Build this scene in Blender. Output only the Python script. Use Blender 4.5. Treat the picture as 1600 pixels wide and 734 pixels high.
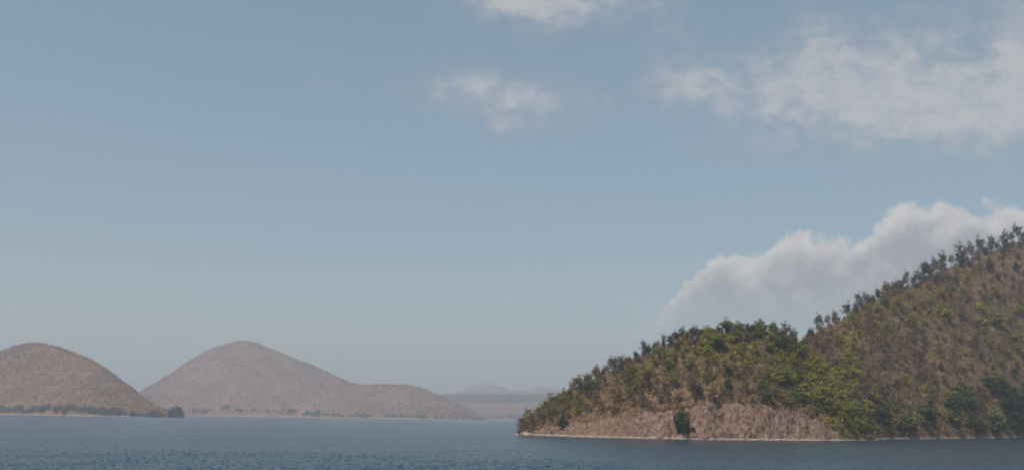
import bpy, math, random
import numpy as np

sc = bpy.context.scene
for o in list(bpy.data.objects):
    bpy.data.objects.remove(o)
COL = sc.collection
R = math.radians

# ------------------------------------------------------------------ camera
CAM_H = 8.5                                  # metres above the water
FPX = 1570.0                                 # focal length in pixels of a 1600 px wide frame
HORIZON = 652.8
PITCH = math.atan((HORIZON - 367.0) / FPX)
ROLL = 0.0140
cam_d = bpy.data.cameras.new("camera")
cam_d.sensor_width = 36.0
cam_d.lens = 36.0 * FPX / 1600.0
cam_d.clip_start = 0.5
cam_d.clip_end = 60000.0
cam = bpy.data.objects.new("camera", cam_d)
COL.objects.link(cam)
from mathutils import Matrix
cam.matrix_world = (Matrix.Translation((0, 0, CAM_H)) @ Matrix.Rotation(math.pi / 2 + PITCH, 4, 'X')
                    @ Matrix.Rotation(ROLL, 4, 'Z'))
sc.camera = cam

# ------------------------------------------------------------------ sun, sky, exposure
SUN_AZ, SUN_EL = -146.0, 55.0                 # azimuth from +Y towards +X, elevation (degrees)
sun_d = bpy.data.lights.new("sun", 'SUN')
sun_d.energy = 4.2
sun_d.angle = R(0.6)
sun_d.color = (1.0, 0.93, 0.84)
sun = bpy.data.objects.new("sun", sun_d)
COL.objects.link(sun)
sun.rotation_euler = (R(90 - SUN_EL), 0, R(-SUN_AZ) + math.pi)
sun.location = (-300, 100, 400)

sc.view_settings.view_transform = 'Standard'
sc.view_settings.look = 'None'
sc.view_settings.gamma = 1.0
sc.view_settings.use_curve_mapping = False
sc.view_settings.exposure = -0.13
sc.render.engine = 'CYCLES'
sc.cycles.use_denoising = True
sc.cycles.max_bounces = 5
sc.cycles.diffuse_bounces = 2
sc.cycles.glossy_bounces = 2
sc.cycles.transmission_bounces = 2
sc.cycles.transparent_max_bounces = 4
sc.cycles.volume_bounces = 1
sc.cycles.filter_width = 1.7
sc.cycles.sample_clamp_indirect = 4.0


class NT:
    """small helper to write node trees"""
    def __init__(self, tree):
        self.t = tree
        tree.nodes.clear()

    def n(self, kind, **kw):
        nd = self.t.nodes.new(kind)
        for k, v in kw.items():
            setattr(nd, k, v)
        return nd

    def set(self, sock, v):
        if hasattr(v, 'is_output'):
            self.t.links.new(v, sock)
        elif v is not None:
            sock.default_value = v

    def m(self, op, a, b=None, c=None, clamp=False):
        nd = self.n('ShaderNodeMath', operation=op, use_clamp=clamp)
        for i, v in enumerate((a, b, c)):
            if v is not None:
                self.set(nd.inputs[i], v)
        return nd.outputs[0]

    def smooth(self, v, a, b, lo=0.0, hi=1.0):
        nd = self.n('ShaderNodeMapRange', interpolation_type='SMOOTHSTEP')
        self.set(nd.inputs[0], v); self.set(nd.inputs[1], a); self.set(nd.inputs[2], b)
        self.set(nd.inputs[3], lo); self.set(nd.inputs[4], hi)
        return nd.outputs[0]

    def noise(self, vec, scale, detail=4, rough=0.5, dist=0.0):
        nd = self.n('ShaderNodeTexNoise')
        self.set(nd.inputs['Vector'], vec)
        nd.inputs['Scale'].default_value = scale
        nd.inputs['Detail'].default_value = detail
        nd.inputs['Roughness'].default_value = rough
        nd.inputs['Distortion'].default_value = dist
        return nd.outputs[0]

    def mix(self, f, a, b, blend='MIX'):
        nd = self.n('ShaderNodeMix', data_type='RGBA', blend_type=blend)
        self.set(nd.inputs[0], f); self.set(nd.inputs[6], a); self.set(nd.inputs[7], b)
        return nd.outputs[2]

    def xyz(self, x, y, z):
        nd = self.n('ShaderNodeCombineXYZ')
        for i, v in enumerate((x, y, z)):
            self.set(nd.inputs[i], v)
        return nd.outputs[0]


def rgb(r, g, b):
    return (r, g, b, 1.0)


world = bpy.data.worlds.new("World")
sc.world = world
world.use_nodes = True
w = NT(world.node_tree)
sky = w.n('ShaderNodeTexSky', sky_type='NISHITA')
sky.sun_disc = False
sky.sun_elevation = R(SUN_EL)
sky.sun_rotation = R(SUN_AZ)
sky.altitude = 200
sky.air_density = 1.0
sky.dust_density = 2.6
sky.ozone_density = 0.4
direc = w.n('ShaderNodeTexCoord').outputs['Generated']
sep = w.n('ShaderNodeSeparateXYZ'); w.set(sep.inputs[0], direc)
dx, dy, dz = sep.outputs
DEG = 180 / math.pi
az = w.m('MULTIPLY', w.m('ARCTAN2', dx, dy), DEG)
el = w.m('MULTIPLY', w.m('ARCSINE', dz), DEG)
flat = w.xyz(dx, dy, w.m('MULTIPLY', dz, 1.5))          # clouds wider than tall
n_big = w.noise(flat, 15.0, 9, 0.6, 0.5)
n_mid = w.noise(flat, 42.0, 7, 0.6, 0.3)
# thin broken cloud: centre azimuth, elevation, half widths, amount
BLOBS = [(1.3, 24.6, 3.8, 2.4, 1.9), (-1.5, 23.6, 2.5, 0.8, 0.45), (5.5, 23.2, 4.0, 1.5, 0.55), (9.4, 21.6, 1.8, 2.6, 0.5),
         (10.0, 18.9, 2.6, 1.3, 0.75), (13.2, 17.6, 3.8, 2.0, 0.6), (17.8, 20.6, 1.6, 0.9, 0.45), (18.0, 18.6, 5.5, 2.6, 0.5), (20.0, 21.5, 6.0, 2.0, 0.3), (16.0, 16.5, 5.0, 2.0, 0.25),
         (-2.4, 18.6, 4.0, 1.3, 0.9), (2.2, 17.5, 3.6, 1.4, 0.72), (-0.5, 16.3, 1.2, 0.6, 0.4), (-11.1, 18.5, 1.1, 0.5, 0.28),
         (21.5, 16.8, 4.0, 2.3, 0.75), (25.0, 17.6, 5.0, 3.2, 0.75), (18.0, 17.0, 3.0, 3.0, 0.25), (27.6, 18.7, 1.0, 0.9, 0.9), (27.0, 15.6, 4.0, 2.0, 0.8),
         (27.8, 21.2, 2.2, 1.4, 0.5), (33.0, 17.0, 5.0, 3.0, 0.8), (13.0, 15.0, 3.0, 0.7, 0.3),
         (-28.0, 12.6, 1.6, 0.5, 0.18), (26.0, 12.4, 2.4, 0.8, 0.35)]
field = None
for (ca, ce, sa, se, amp) in BLOBS:
    a2 = w.m('POWER', w.m('DIVIDE', w.m('SUBTRACT', az, ca), sa), 2.0)
    e2 = w.m('POWER', w.m('DIVIDE', w.m('SUBTRACT', el, ce), se), 2.0)
    g = w.m('MULTIPLY', w.m('EXPONENT', w.m('MULTIPLY', w.m('ADD', a2, e2), -1.0)), amp)
    field = g if field is None else w.m('ADD', field, g)
# the same kind of broken cloud over the rest of the sky
away = w.m('MAXIMUM', w.smooth(w.m('ABSOLUTE', az), 32, 50), w.smooth(el, 25, 34))
gen = w.m('MULTIPLY', w.smooth(w.noise(flat, 3.2, 3, 0.5), 0.47, 0.68, 0.0, 0.95), away)
gen = w.m('MULTIPLY', gen, w.smooth(el, 3, 12))
field = w.m('ADD', field, gen)
soft_n = w.m('ADD', w.m('MULTIPLY', w.m('SUBTRACT', n_big, 0.5), 1.9), w.m('MULTIPLY', w.m('SUBTRACT', n_mid, 0.5), 0.8))
thin = w.m('ADD', field, w.m('MULTIPLY', soft_n, w.m('MULTIPLY', w.smooth(field, 0.0, 0.6), 0.75)))
thin_a = w.m('MULTIPLY', w.smooth(thin, -0.2, 1.5, 0.0, 0.70), w.smooth(n_mid, 0.3, 0.62, 0.55, 1.0))
# cumulus bank low over the hills: its top rises towards the right in humps
HUMPS = [(12.0, 1.4, 1.2), (15.8, 2.0, 1.9), (21.2, 1.7, 1.5), (23.2, 1.6, 1.0), (25.8, 2.0, 1.2), (29.0, 2.2, 1.8), (35.0, 3.0, 1.0)]
top = w.m('ADD', w.smooth(az, 4.0, 11.5, 3.0, 8.1), w.smooth(az, 13.0, 22.0, 0.0, 1.6))
top = w.m('SUBTRACT', top, w.smooth(az, 34.0, 55.0, 0.0, 7.0))
for (ca, sa, h) in HUMPS:
    q = w.m('POWER', w.m('DIVIDE', w.m('SUBTRACT', az, ca), sa), 2.0)
    top = w.m('ADD', top, w.m('MULTIPLY', w.m('EXPONENT', w.m('MULTIPLY', q, -1.0)), h))
edge = w.noise(direc, 26.0, 8, 0.6, 0.4)
edge2 = w.noise(direc, 60.0, 6, 0.6)
top = w.m('ADD', top, w.m('ADD', w.m('MULTIPLY', w.m('SUBTRACT', edge, 0.5), 3.4), w.m('MULTIPLY', w.m('SUBTRACT', edge2, 0.5), 1.6)))
depth = w.m('SUBTRACT', top, el)
bank_a = w.m('MULTIPLY', w.smooth(depth, -0.05, 0.55), w.smooth(el, 3.0, 8.0))
bank_a = w.m('MULTIPLY', bank_a, w.smooth(az, 2.0, 11.5, 0.12, 0.88))
puff = w.noise(direc, 34.0, 6, 0.55, 0.6)
lit = w.m('ADD', w.smooth(depth, 2.2, 0.1, 0.0, 0.95), w.m('MULTIPLY', w.m('SUBTRACT', puff, 0.5), 1.6), clamp=True)
bank_c = w.mix(lit, rgb(0.395, 0.40, 0.43), rgb(0.76, 0.715, 0.69))
thin_c = w.mix(w.smooth(w.m('ADD', thin, w.m('MULTIPLY', w.m('SUBTRACT', n_mid, 0.5), 1.6)), 0.3, 1.5), rgb(0.41, 0.415, 0.445), rgb(0.64, 0.61, 0.60))
bg_sky = w.n('ShaderNodeBackground'); bg_sky.inputs[1].default_value = 0.15
hsv = w.n('ShaderNodeHueSaturation'); hsv.inputs['Saturation'].default_value = 1.28; hsv.inputs['Value'].default_value = 0.220 / 0.15; hsv.inputs['Hue'].default_value = 0.484
gam = w.n('ShaderNodeGamma'); gam.inputs[1].default_value = 0.58; w.set(gam.inputs[0], sky.outputs[0])
w.set(hsv.inputs['Color'], gam.outputs[0])
w.set(bg_sky.inputs[0], hsv.outputs[0])
bg_thin = w.n('ShaderNodeBackground'); w.set(bg_thin.inputs[0], thin_c)
bg_bank = w.n('ShaderNodeBackground'); w.set(bg_bank.inputs[0], bank_c)
mx1 = w.n('ShaderNodeMixShader'); w.set(mx1.inputs[0], thin_a); w.set(mx1.inputs[1], bg_sky.outputs[0]); w.set(mx1.inputs[2], bg_thin.outputs[0])
mx2 = w.n('ShaderNodeMixShader'); w.set(mx2.inputs[0], bank_a); w.set(mx2.inputs[1], mx1.outputs[0]); w.set(mx2.inputs[2], bg_bank.outputs[0])
out = w.n('ShaderNodeOutputWorld'); w.set(out.inputs[0], mx2.outputs[0])
world.cycles.sampling_method = 'MANUAL'
world.cycles.sample_map_resolution = 512


# ------------------------------------------------------------------ helpers
CR, SR, CP, SP = math.cos(ROLL), math.sin(ROLL), math.cos(PITCH), math.sin(PITCH)


def ray(px, py):
    a = (np.asarray(px, float) - 800) / FPX
    b = -(np.asarray(py, float) - 367) / FPX
    x = a * CR - b * SR
    y = a * SR + b * CR
    return np.stack(np.broadcast_arrays(x, CP - y * SP, SP + y * CP), -1)


def at(px, py, D):
    """the point seen at (px, py) that stands D metres away over the water"""
    r = ray(px, py)
    t = np.asarray(D, float) / np.hypot(r[..., 0], r[..., 1])
    p = r * t[..., None]
    p[..., 2] += CAM_H
    return p


def on_water(px, py):
    r = ray(px, py)
    t = -CAM_H / r[..., 2]
    p = r * t[..., None]
    p[..., 2] = 0
    return p


def project(p):
    p = np.asarray(p, float)
    x, y, z = p[..., 0], p[..., 1], p[..., 2] - CAM_H
    f = y * CP + z * SP
    u = -y * SP + z * CP
    a, b = x / f, u / f
    return 800 + FPX * (a * CR + b * SR), 367 - FPX * (-a * SR + b * CR)


rng = np.random.default_rng(7)
_tab = np.random.default_rng(3).random((256, 256))


def vnoise(x, y):
    xi, yi = np.floor(x).astype(int), np.floor(y).astype(int)
    fx, fy = x - xi, y - yi
    fx, fy = fx * fx * (3 - 2 * fx), fy * fy * (3 - 2 * fy)
    a = _tab[xi & 255, yi & 255]; b = _tab[(xi + 1) & 255, yi & 255]
    c = _tab[xi & 255, (yi + 1) & 255]; d = _tab[(xi + 1) & 255, (yi + 1) & 255]
    return (a * (1 - fx) + b * fx) * (1 - fy) + (c * (1 - fx) + d * fx) * fy


def fbm(x, y, oct=4, gain=0.5):
    s, a, t = 0.0, 1.0, 0.0
    for i in range(oct):
        s = s + a * vnoise(x * 2 ** i + 17.3 * i, y * 2 ** i + 9.1 * i)
        t += a
        a *= gain
    return s / t - 0.5


def tag(o, label=None, cat=None, group=None, kind=None):
    for k, v in (('label', label), ('category', cat), ('group', group), ('kind', kind)):
        if v is not None:
            o[k] = v
    return o


def link(name, me, mat=None, parent=None):
    o = bpy.data.objects.new(name, me)
    COL.objects.link(o)
    if mat is not None and len(me.materials) == 0:
        me.materials.append(mat)
    if parent is not None:
        o.parent = parent
    return o


def raw_mesh(name, V, quads, attrs=None, smooth=False):
    me = bpy.data.meshes.new(name)
    V = np.ascontiguousarray(V, np.float32).reshape(-1, 3)
    quads = np.ascontiguousarray(quads, np.int32).reshape(-1, 4)
    n = len(quads)
    me.vertices.add(len(V)); me.vertices.foreach_set('co', V.ravel())
    me.loops.add(n * 4); me.loops.foreach_set('vertex_index', quads.ravel())
    me.polygons.add(n)
    me.polygons.foreach_set('loop_start', np.arange(0, 4 * n, 4, dtype=np.int32))
    me.polygons.foreach_set('loop_total', np.full(n, 4, np.int32))
    if smooth:
        me.polygons.foreach_set('use_smooth', np.ones(n, bool))
    for k, (dom, arr) in (attrs or {}).items():
        at_ = me.attributes.new(k, 'FLOAT', dom)
        at_.data.foreach_set('value', np.ascontiguousarray(arr, np.float32).ravel())
    me.update(calc_edges=True)
    me.validate()
    return me


def quad_mesh(name, Q, tint=None, extra=None):
    """Q: (n,4,3) loose faces"""
    n = len(Q)
    at_ = {}
    if tint is not None:
        at_['tint'] = ('FACE', tint)
    for k, v in (extra or {}).items():
        at_[k] = ('FACE', v)
    return raw_mesh(name, Q.reshape(-1, 3), np.arange(4 * n).reshape(-1, 4), at_)


# ------------------------------------------------------------------ materials
def foliage_mat(name, cols, transl=0.25, spread=0.7):
    """leaf colour: varies per plant (random), per leaf clump (tint attribute)"""
    m = bpy.data.materials.new(name); m.use_nodes = True
    t = NT(m.node_tree)
    tint = t.n('ShaderNodeAttribute', attribute_name='tint').outputs['Fac']
    hue = t.n('ShaderNodeAttribute', attribute_name='hue').outputs['Fac']
    rnd = t.n('ShaderNodeObjectInfo').outputs['Random']
    c = t.mix(t.m('FRACT', t.m('ADD', rnd, hue)), rgb(*cols[0]), rgb(*cols[1]))
    c = t.mix(t.smooth(tint, 0.1, 0.95), c, rgb(*cols[2]))
    br = t.m('MULTIPLY_ADD', tint, spread, 1.0 - spread / 2)
    hs = t.n('ShaderNodeHueSaturation'); t.set(hs.inputs['Color'], c); t.set(hs.inputs['Value'], br)
    d = t.n('ShaderNodeBsdfDiffuse'); t.set(d.inputs[0], hs.outputs[0])
    tr = t.n('ShaderNodeBsdfTranslucent'); t.set(tr.inputs[0], hs.outputs[0])
    mx = t.n('ShaderNodeMixShader'); mx.inputs[0].default_value = transl
    t.set(mx.inputs[1], d.outputs[0]); t.set(mx.inputs[2], tr.outputs[0])
    o = t.n('ShaderNodeOutputMaterial'); t.set(o.inputs[0], mx.outputs[0])
    return m


def bark_mat(name, a, b):
    m = bpy.data.materials.new(name); m.use_nodes = True
    t = NT(m.node_tree)
    pos = t.n('ShaderNodeTexCoord').outputs['Object']
    c = t.mix(t.noise(pos, 30, 4), rgb(*a), rgb(*b))
    p = t.n('ShaderNodeBsdfDiffuse'); t.set(p.inputs[0], c)
    o = t.n('ShaderNodeOutputMaterial'); t.set(o.inputs[0], p.outputs[0])
    return m


def terrain_mat(name, soil, dry, rock, rock2, ring, s=1.0, pale=None, ringh=(0.7, 1.5)):
    """leaf litter and bare soil, bare rock where the rock attribute says so, a bleached ring at the waterline"""
    m = bpy.data.materials.new(name); m.use_nodes = True
    t = NT(m.node_tree)
    geo = t.n('ShaderNodeNewGeometry')
    pos = geo.outputs['Position']
    sp = t.n('ShaderNodeSeparateXYZ'); t.set(sp.inputs[0], pos)
    z = sp.outputs[2]
    rk = t.n('ShaderNodeAttribute', attribute_name='rock').outputs['Fac']
    n1 = t.noise(pos, 0.06 * s, 5, 0.6)
    n2 = t.noise(pos, 0.5 * s, 5, 0.65)
    c = t.mix(t.smooth(t.m('ADD', t.m('MULTIPLY', n1, 0.6), t.m('MULTIPLY', n2, 0.4)), 0.36, 0.64), rgb(*soil), rgb(*dry))
    if pale:
        c = t.mix(t.smooth(t.noise(pos, 0.03 * s, 6, 0.7), 0.62, 0.72, 0, 0.5), c, rgb(*pale))
    # rock: streaks running down the face
    streak = t.xyz(t.m('MULTIPLY', sp.outputs[0], 0.55), t.m('MULTIPLY', sp.outputs[1], 0.55), t.m('MULTIPLY', z, 0.12))
    r1 = t.noise(streak, 0.9, 6, 0.65, 0.8)
    r2 = t.noise(pos, 0.35, 6, 0.7, 0.5)
    rc = t.mix(t.smooth(r1, 0.33, 0.66), rgb(*rock), rgb(*rock2))
    rc = t.mix(t.smooth(r2, 0.50, 0.66, 0, 0.8), rc, rgb(soil[0] * 0.9, soil[1] * 0.8, soil[2] * 0.8))
    vo = t.n('ShaderNodeTexVoronoi', feature='DISTANCE_TO_EDGE'); vo.inputs['Scale'].default_value = 0.2
    t.set(vo.inputs['Vector'], t.xyz(t.m('ADD', sp.outputs[0], t.m('MULTIPLY', r2, 3.0)), sp.outputs[1], t.m('ADD', t.m('MULTIPLY', z, 0.7), t.m('MULTIPLY', r1, 2.0))))
    rc = t.mix(t.smooth(vo.outputs['Distance'], 0.0, 0.06, 0.5, 0.0), rc, rgb(0.045, 0.03, 0.024))
    c = t.mix(t.smooth(t.m('ADD', rk, t.m('MULTIPLY', t.m('SUBTRACT', r2, 0.5), 0.9)), 0.35, 0.65), c, rc)
    zz = t.m('ADD', z, t.m('MULTIPLY', t.m('SUBTRACT', t.noise(pos, 0.25 * s, 4, 0.6), 0.5), (1.2 if s >= 1 else 2.4) * ringh[1]))
    c = t.mix(t.smooth(zz, ringh[0], ringh[1], 1.0, 0.0), c, rgb(*ring))
    bp = t.n('ShaderNodeBump'); bp.inputs['Strength'].default_value = 0.7; bp.inputs['Distance'].default_value = 0.6 / s
    t.set(bp.inputs['Height'], t.noise(pos, 0.9 * s, 6, 0.7))
    p = t.n('ShaderNodeBsdfPrincipled'); p.inputs['Roughness'].default_value = 0.95
    p.inputs['Specular IOR Level'].default_value = 0.15
    t.set(p.inputs['Base Color'], c); t.set(p.inputs['Normal'], bp.outputs[0])
    o = t.n('ShaderNodeOutputMaterial'); t.set(o.inputs[0], p.outputs[0])
    return m


M_NEAR = terrain_mat('dry_hillside', (0.115, 0.074, 0.048), (0.20, 0.132, 0.082), (0.100, 0.060, 0.046), (0.270, 0.188, 0.142), (0.25, 0.205, 0.165), ringh=(0.3, 1.2))
M_FAR = terrain_mat('far_dry_hillside', (0.140, 0.080, 0.054), (0.225, 0.138, 0.092), (0.2, 0.15, 0.11), (0.33, 0.26, 0.2), (0.30, 0.26, 0.21), s=0.16,
                    pale=(0.27, 0.19, 0.13), ringh=(1.2, 2.6))
M_PLAIN = terrain_mat('far_scrub_plain', (0.125, 0.070, 0.048), (0.170, 0.100, 0.068), (0.2, 0.15, 0.11), (0.3, 0.24, 0.2), (0.3, 0.26, 0.22), s=0.06, ringh=(1.2, 2.6))
M_ROCK = terrain_mat('shore_rock', (0.14, 0.10, 0.08), (0.2, 0.15, 0.11), (0.2, 0.15, 0.12), (0.34, 0.28, 0.22), (0.38, 0.33, 0.27))
BARK_PALE = bark_mat('pale_bark', (0.20, 0.17, 0.14), (0.33, 0.29, 0.24))
BARK_DARK = bark_mat('dark_bark', (0.05, 0.042, 0.036), (0.11, 0.09, 0.075))
LEAF = {
    'grey': foliage_mat('grey_green_leaf', [(0.085, 0.080, 0.066), (0.105, 0.102, 0.072), (0.115, 0.112, 0.066)]),
    'brown': foliage_mat('dry_brown_leaf', [(0.235, 0.152, 0.092), (0.200, 0.138, 0.100), (0.250, 0.180, 0.092)], transl=0.42, spread=0.75),
    'olive': foliage_mat('olive_leaf', [(0.205, 0.165, 0.046), (0.150, 0.145, 0.042), (0.250, 0.215, 0.055)]),
    'yellow': foliage_mat('yellow_green_leaf', [(0.235, 0.222, 0.040), (0.170, 0.188, 0.036), (0.280, 0.250, 0.050)]),
    'green': foliage_mat('green_leaf', [(0.090, 0.120, 0.034), (0.115, 0.140, 0.038), (0.150, 0.165, 0.042)]),
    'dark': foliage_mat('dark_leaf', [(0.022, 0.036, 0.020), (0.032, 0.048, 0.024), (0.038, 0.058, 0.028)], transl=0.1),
    'plum': foliage_mat('plum_twig', [(0.090, 0.062, 0.060), (0.105, 0.072, 0.064), (0.125, 0.085, 0.068)]),
}
FAR_LEAF = foliage_mat('far_dry_leaf', [(0.205, 0.115, 0.072), (0.185, 0.108, 0.072), (0.245, 0.148, 0.090)], spread=0.4)
FAR_GREEN = foliage_mat('far_green_leaf', [(0.075, 0.090, 0.045), (0.095, 0.102, 0.050), (0.130, 0.122, 0.062)])


# ------------------------------------------------------------------ water
def build_water():
    m = bpy.data.materials.new('lake_water'); m.use_nodes = True
    t = NT(m.node_tree)
    geo = t.n('ShaderNodeNewGeometry')
    sp = t.n('ShaderNodeSeparateXYZ'); t.set(sp.inputs[0], geo.outputs['Position'])
    x, y = sp.outputs[0], sp.outputs[1]
    v1 = t.xyz(t.m('MULTIPLY', x, 0.6), y, 0.0)
    n0 = t.noise(v1, 0.10, 3, 0.5, 0.6)
    n1 = t.noise(v1, 0.38, 4, 0.6, 0.8)
    n2 = t.noise(v1, 1.4, 3, 0.6, 0.4)
    gust = t.smooth(t.noise(t.xyz(t.m('MULTIPLY', x, 0.35), y, 3.0), 0.012, 4, 0.6), 0.3, 0.7, 0.65, 1.2)
    h = t.m('ADD', t.m('MULTIPLY', n0, 1.6), t.m('ADD', t.m('MULTIPLY', n1, 0.85), t.m('MULTIPLY', n2, 0.22)))
    bp = t.n('ShaderNodeBump'); bp.inputs['Distance'].default_value = 0.85
    t.set(bp.inputs['Strength'], t.m('MULTIPLY', gust, 0.8)); t.set(bp.inputs['Height'], h)
    p = t.n('ShaderNodeBsdfPrincipled')
    p.inputs['Base Color'].default_value = rgb(0.011, 0.034, 0.054)
    p.inputs['Roughness'].default_value = 0.22
    p.inputs['IOR'].default_value = 1.333
    t.set(p.inputs['Normal'], bp.outputs[0])
    o = t.n('ShaderNodeOutputMaterial'); t.set(o.inputs[0], p.outputs[0])
    # ruffled sheet in front of the camera (real waves), flat beyond; one mesh
    nr, nc = 380, 900
    rr = 1.0 / np.linspace(1 / 95.0, 1 / 620.0, nr)
    an = np.linspace(R(-33), R(33), nc)
    X = rr[:, None] * np.sin(an)[None]; Y = rr[:, None] * np.cos(an)[None]
    Z = np.zeros_like(X)
    rg = np.random.default_rng(5)
    for k in range(46):
        lam = 0.8 * 5.0 ** rg.random()
        th = R(rg.normal(200, 30))
        kx, ky = 2 * math.pi / lam * math.cos(th), 2 * math.pi / lam * math.sin(th)
        Z += 0.0062 * lam * np.sin(X * kx + Y * ky + rg.uniform(0, 6.28))
    Z *= 0.55 + 1.1 * np.clip(1.5 * fbm(X / 60 + 7, Y / 45 + 3, 4) + 0.5, 0, 1)
    lo = Z.mean()
    Z = np.sign(Z - lo) * np.abs(Z - lo) * np.where(Z > lo, 1.25, 0.8)
    fade = np.clip((rr - 95) / 15, 0, 1) * np.clip((620 - rr) / 200, 0, 1)
    fa = np.clip((R(33) - np.abs(an)) / R(1.5), 0, 1)
    Z *= fade[:, None] * fa[None]
    n = nr * nc
    idx = np.arange(n).reshape(nr, nc)
    Q = np.stack([idx[:-1, :-1], idx[:-1, 1:], idx[1:, 1:], idx[1:, :-1]], -1).reshape(-1, 4)
    Vw = np.stack([X, Y, Z], -1).reshape(-1, 3)
    # flat surround: cells between the fan and the sheet's edges, sharing the fan's border
    ext = [(-8900, -1400), (8900, -1400), (8900, 9700), (-8900, 9700)]
    sheet, cnt = [], [n]

    def vert(x_, y_):
        sheet.append((x_, y_, 0.0)); cnt[0] += 1
        return cnt[0] - 1
    c0, c1, c2, c3 = [vert(*e) for e in ext]
    SQ = [[c0, c1, idx[0, -1], idx[0, 0]]]
    # left, right sides
    SQ.append([c0, idx[0, 0], idx[-1, 0], c3]); SQ.append([idx[0, -1], c1, c2, idx[-1, -1]])
    near, far = idx[0], idx[-1]
    # beyond the fan: strips out to the far edge
    fx = np.linspace(-8900, 8900, nc)
    fv = [c3] + [vert(x_, 9700) for x_ in fx[1:-1]] + [c2]
    for a in range(nc - 1):
        SQ.append([far[a], far[a + 1], fv[a + 1], fv[a]])
    # between the fan's near arc and its chord
    ch = [idx[0, 0]] + [vert(x_, Y[0, 0]) for x_ in X[0, 1:-1]] + [idx[0, -1]]
    for a in range(1, nc - 2):
        SQ.append([ch[a], ch[a + 1], near[a + 1], near[a]])
    Vw = np.concatenate([Vw, np.array(sheet)])
    Q = np.concatenate([Q, np.array(SQ)])
    ob = link('water', raw_mesh('water', Vw, Q, smooth=True), m)
    tag(ob, 'wind ruffled blue grey reservoir water', kind='structure')


build_water()


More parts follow.
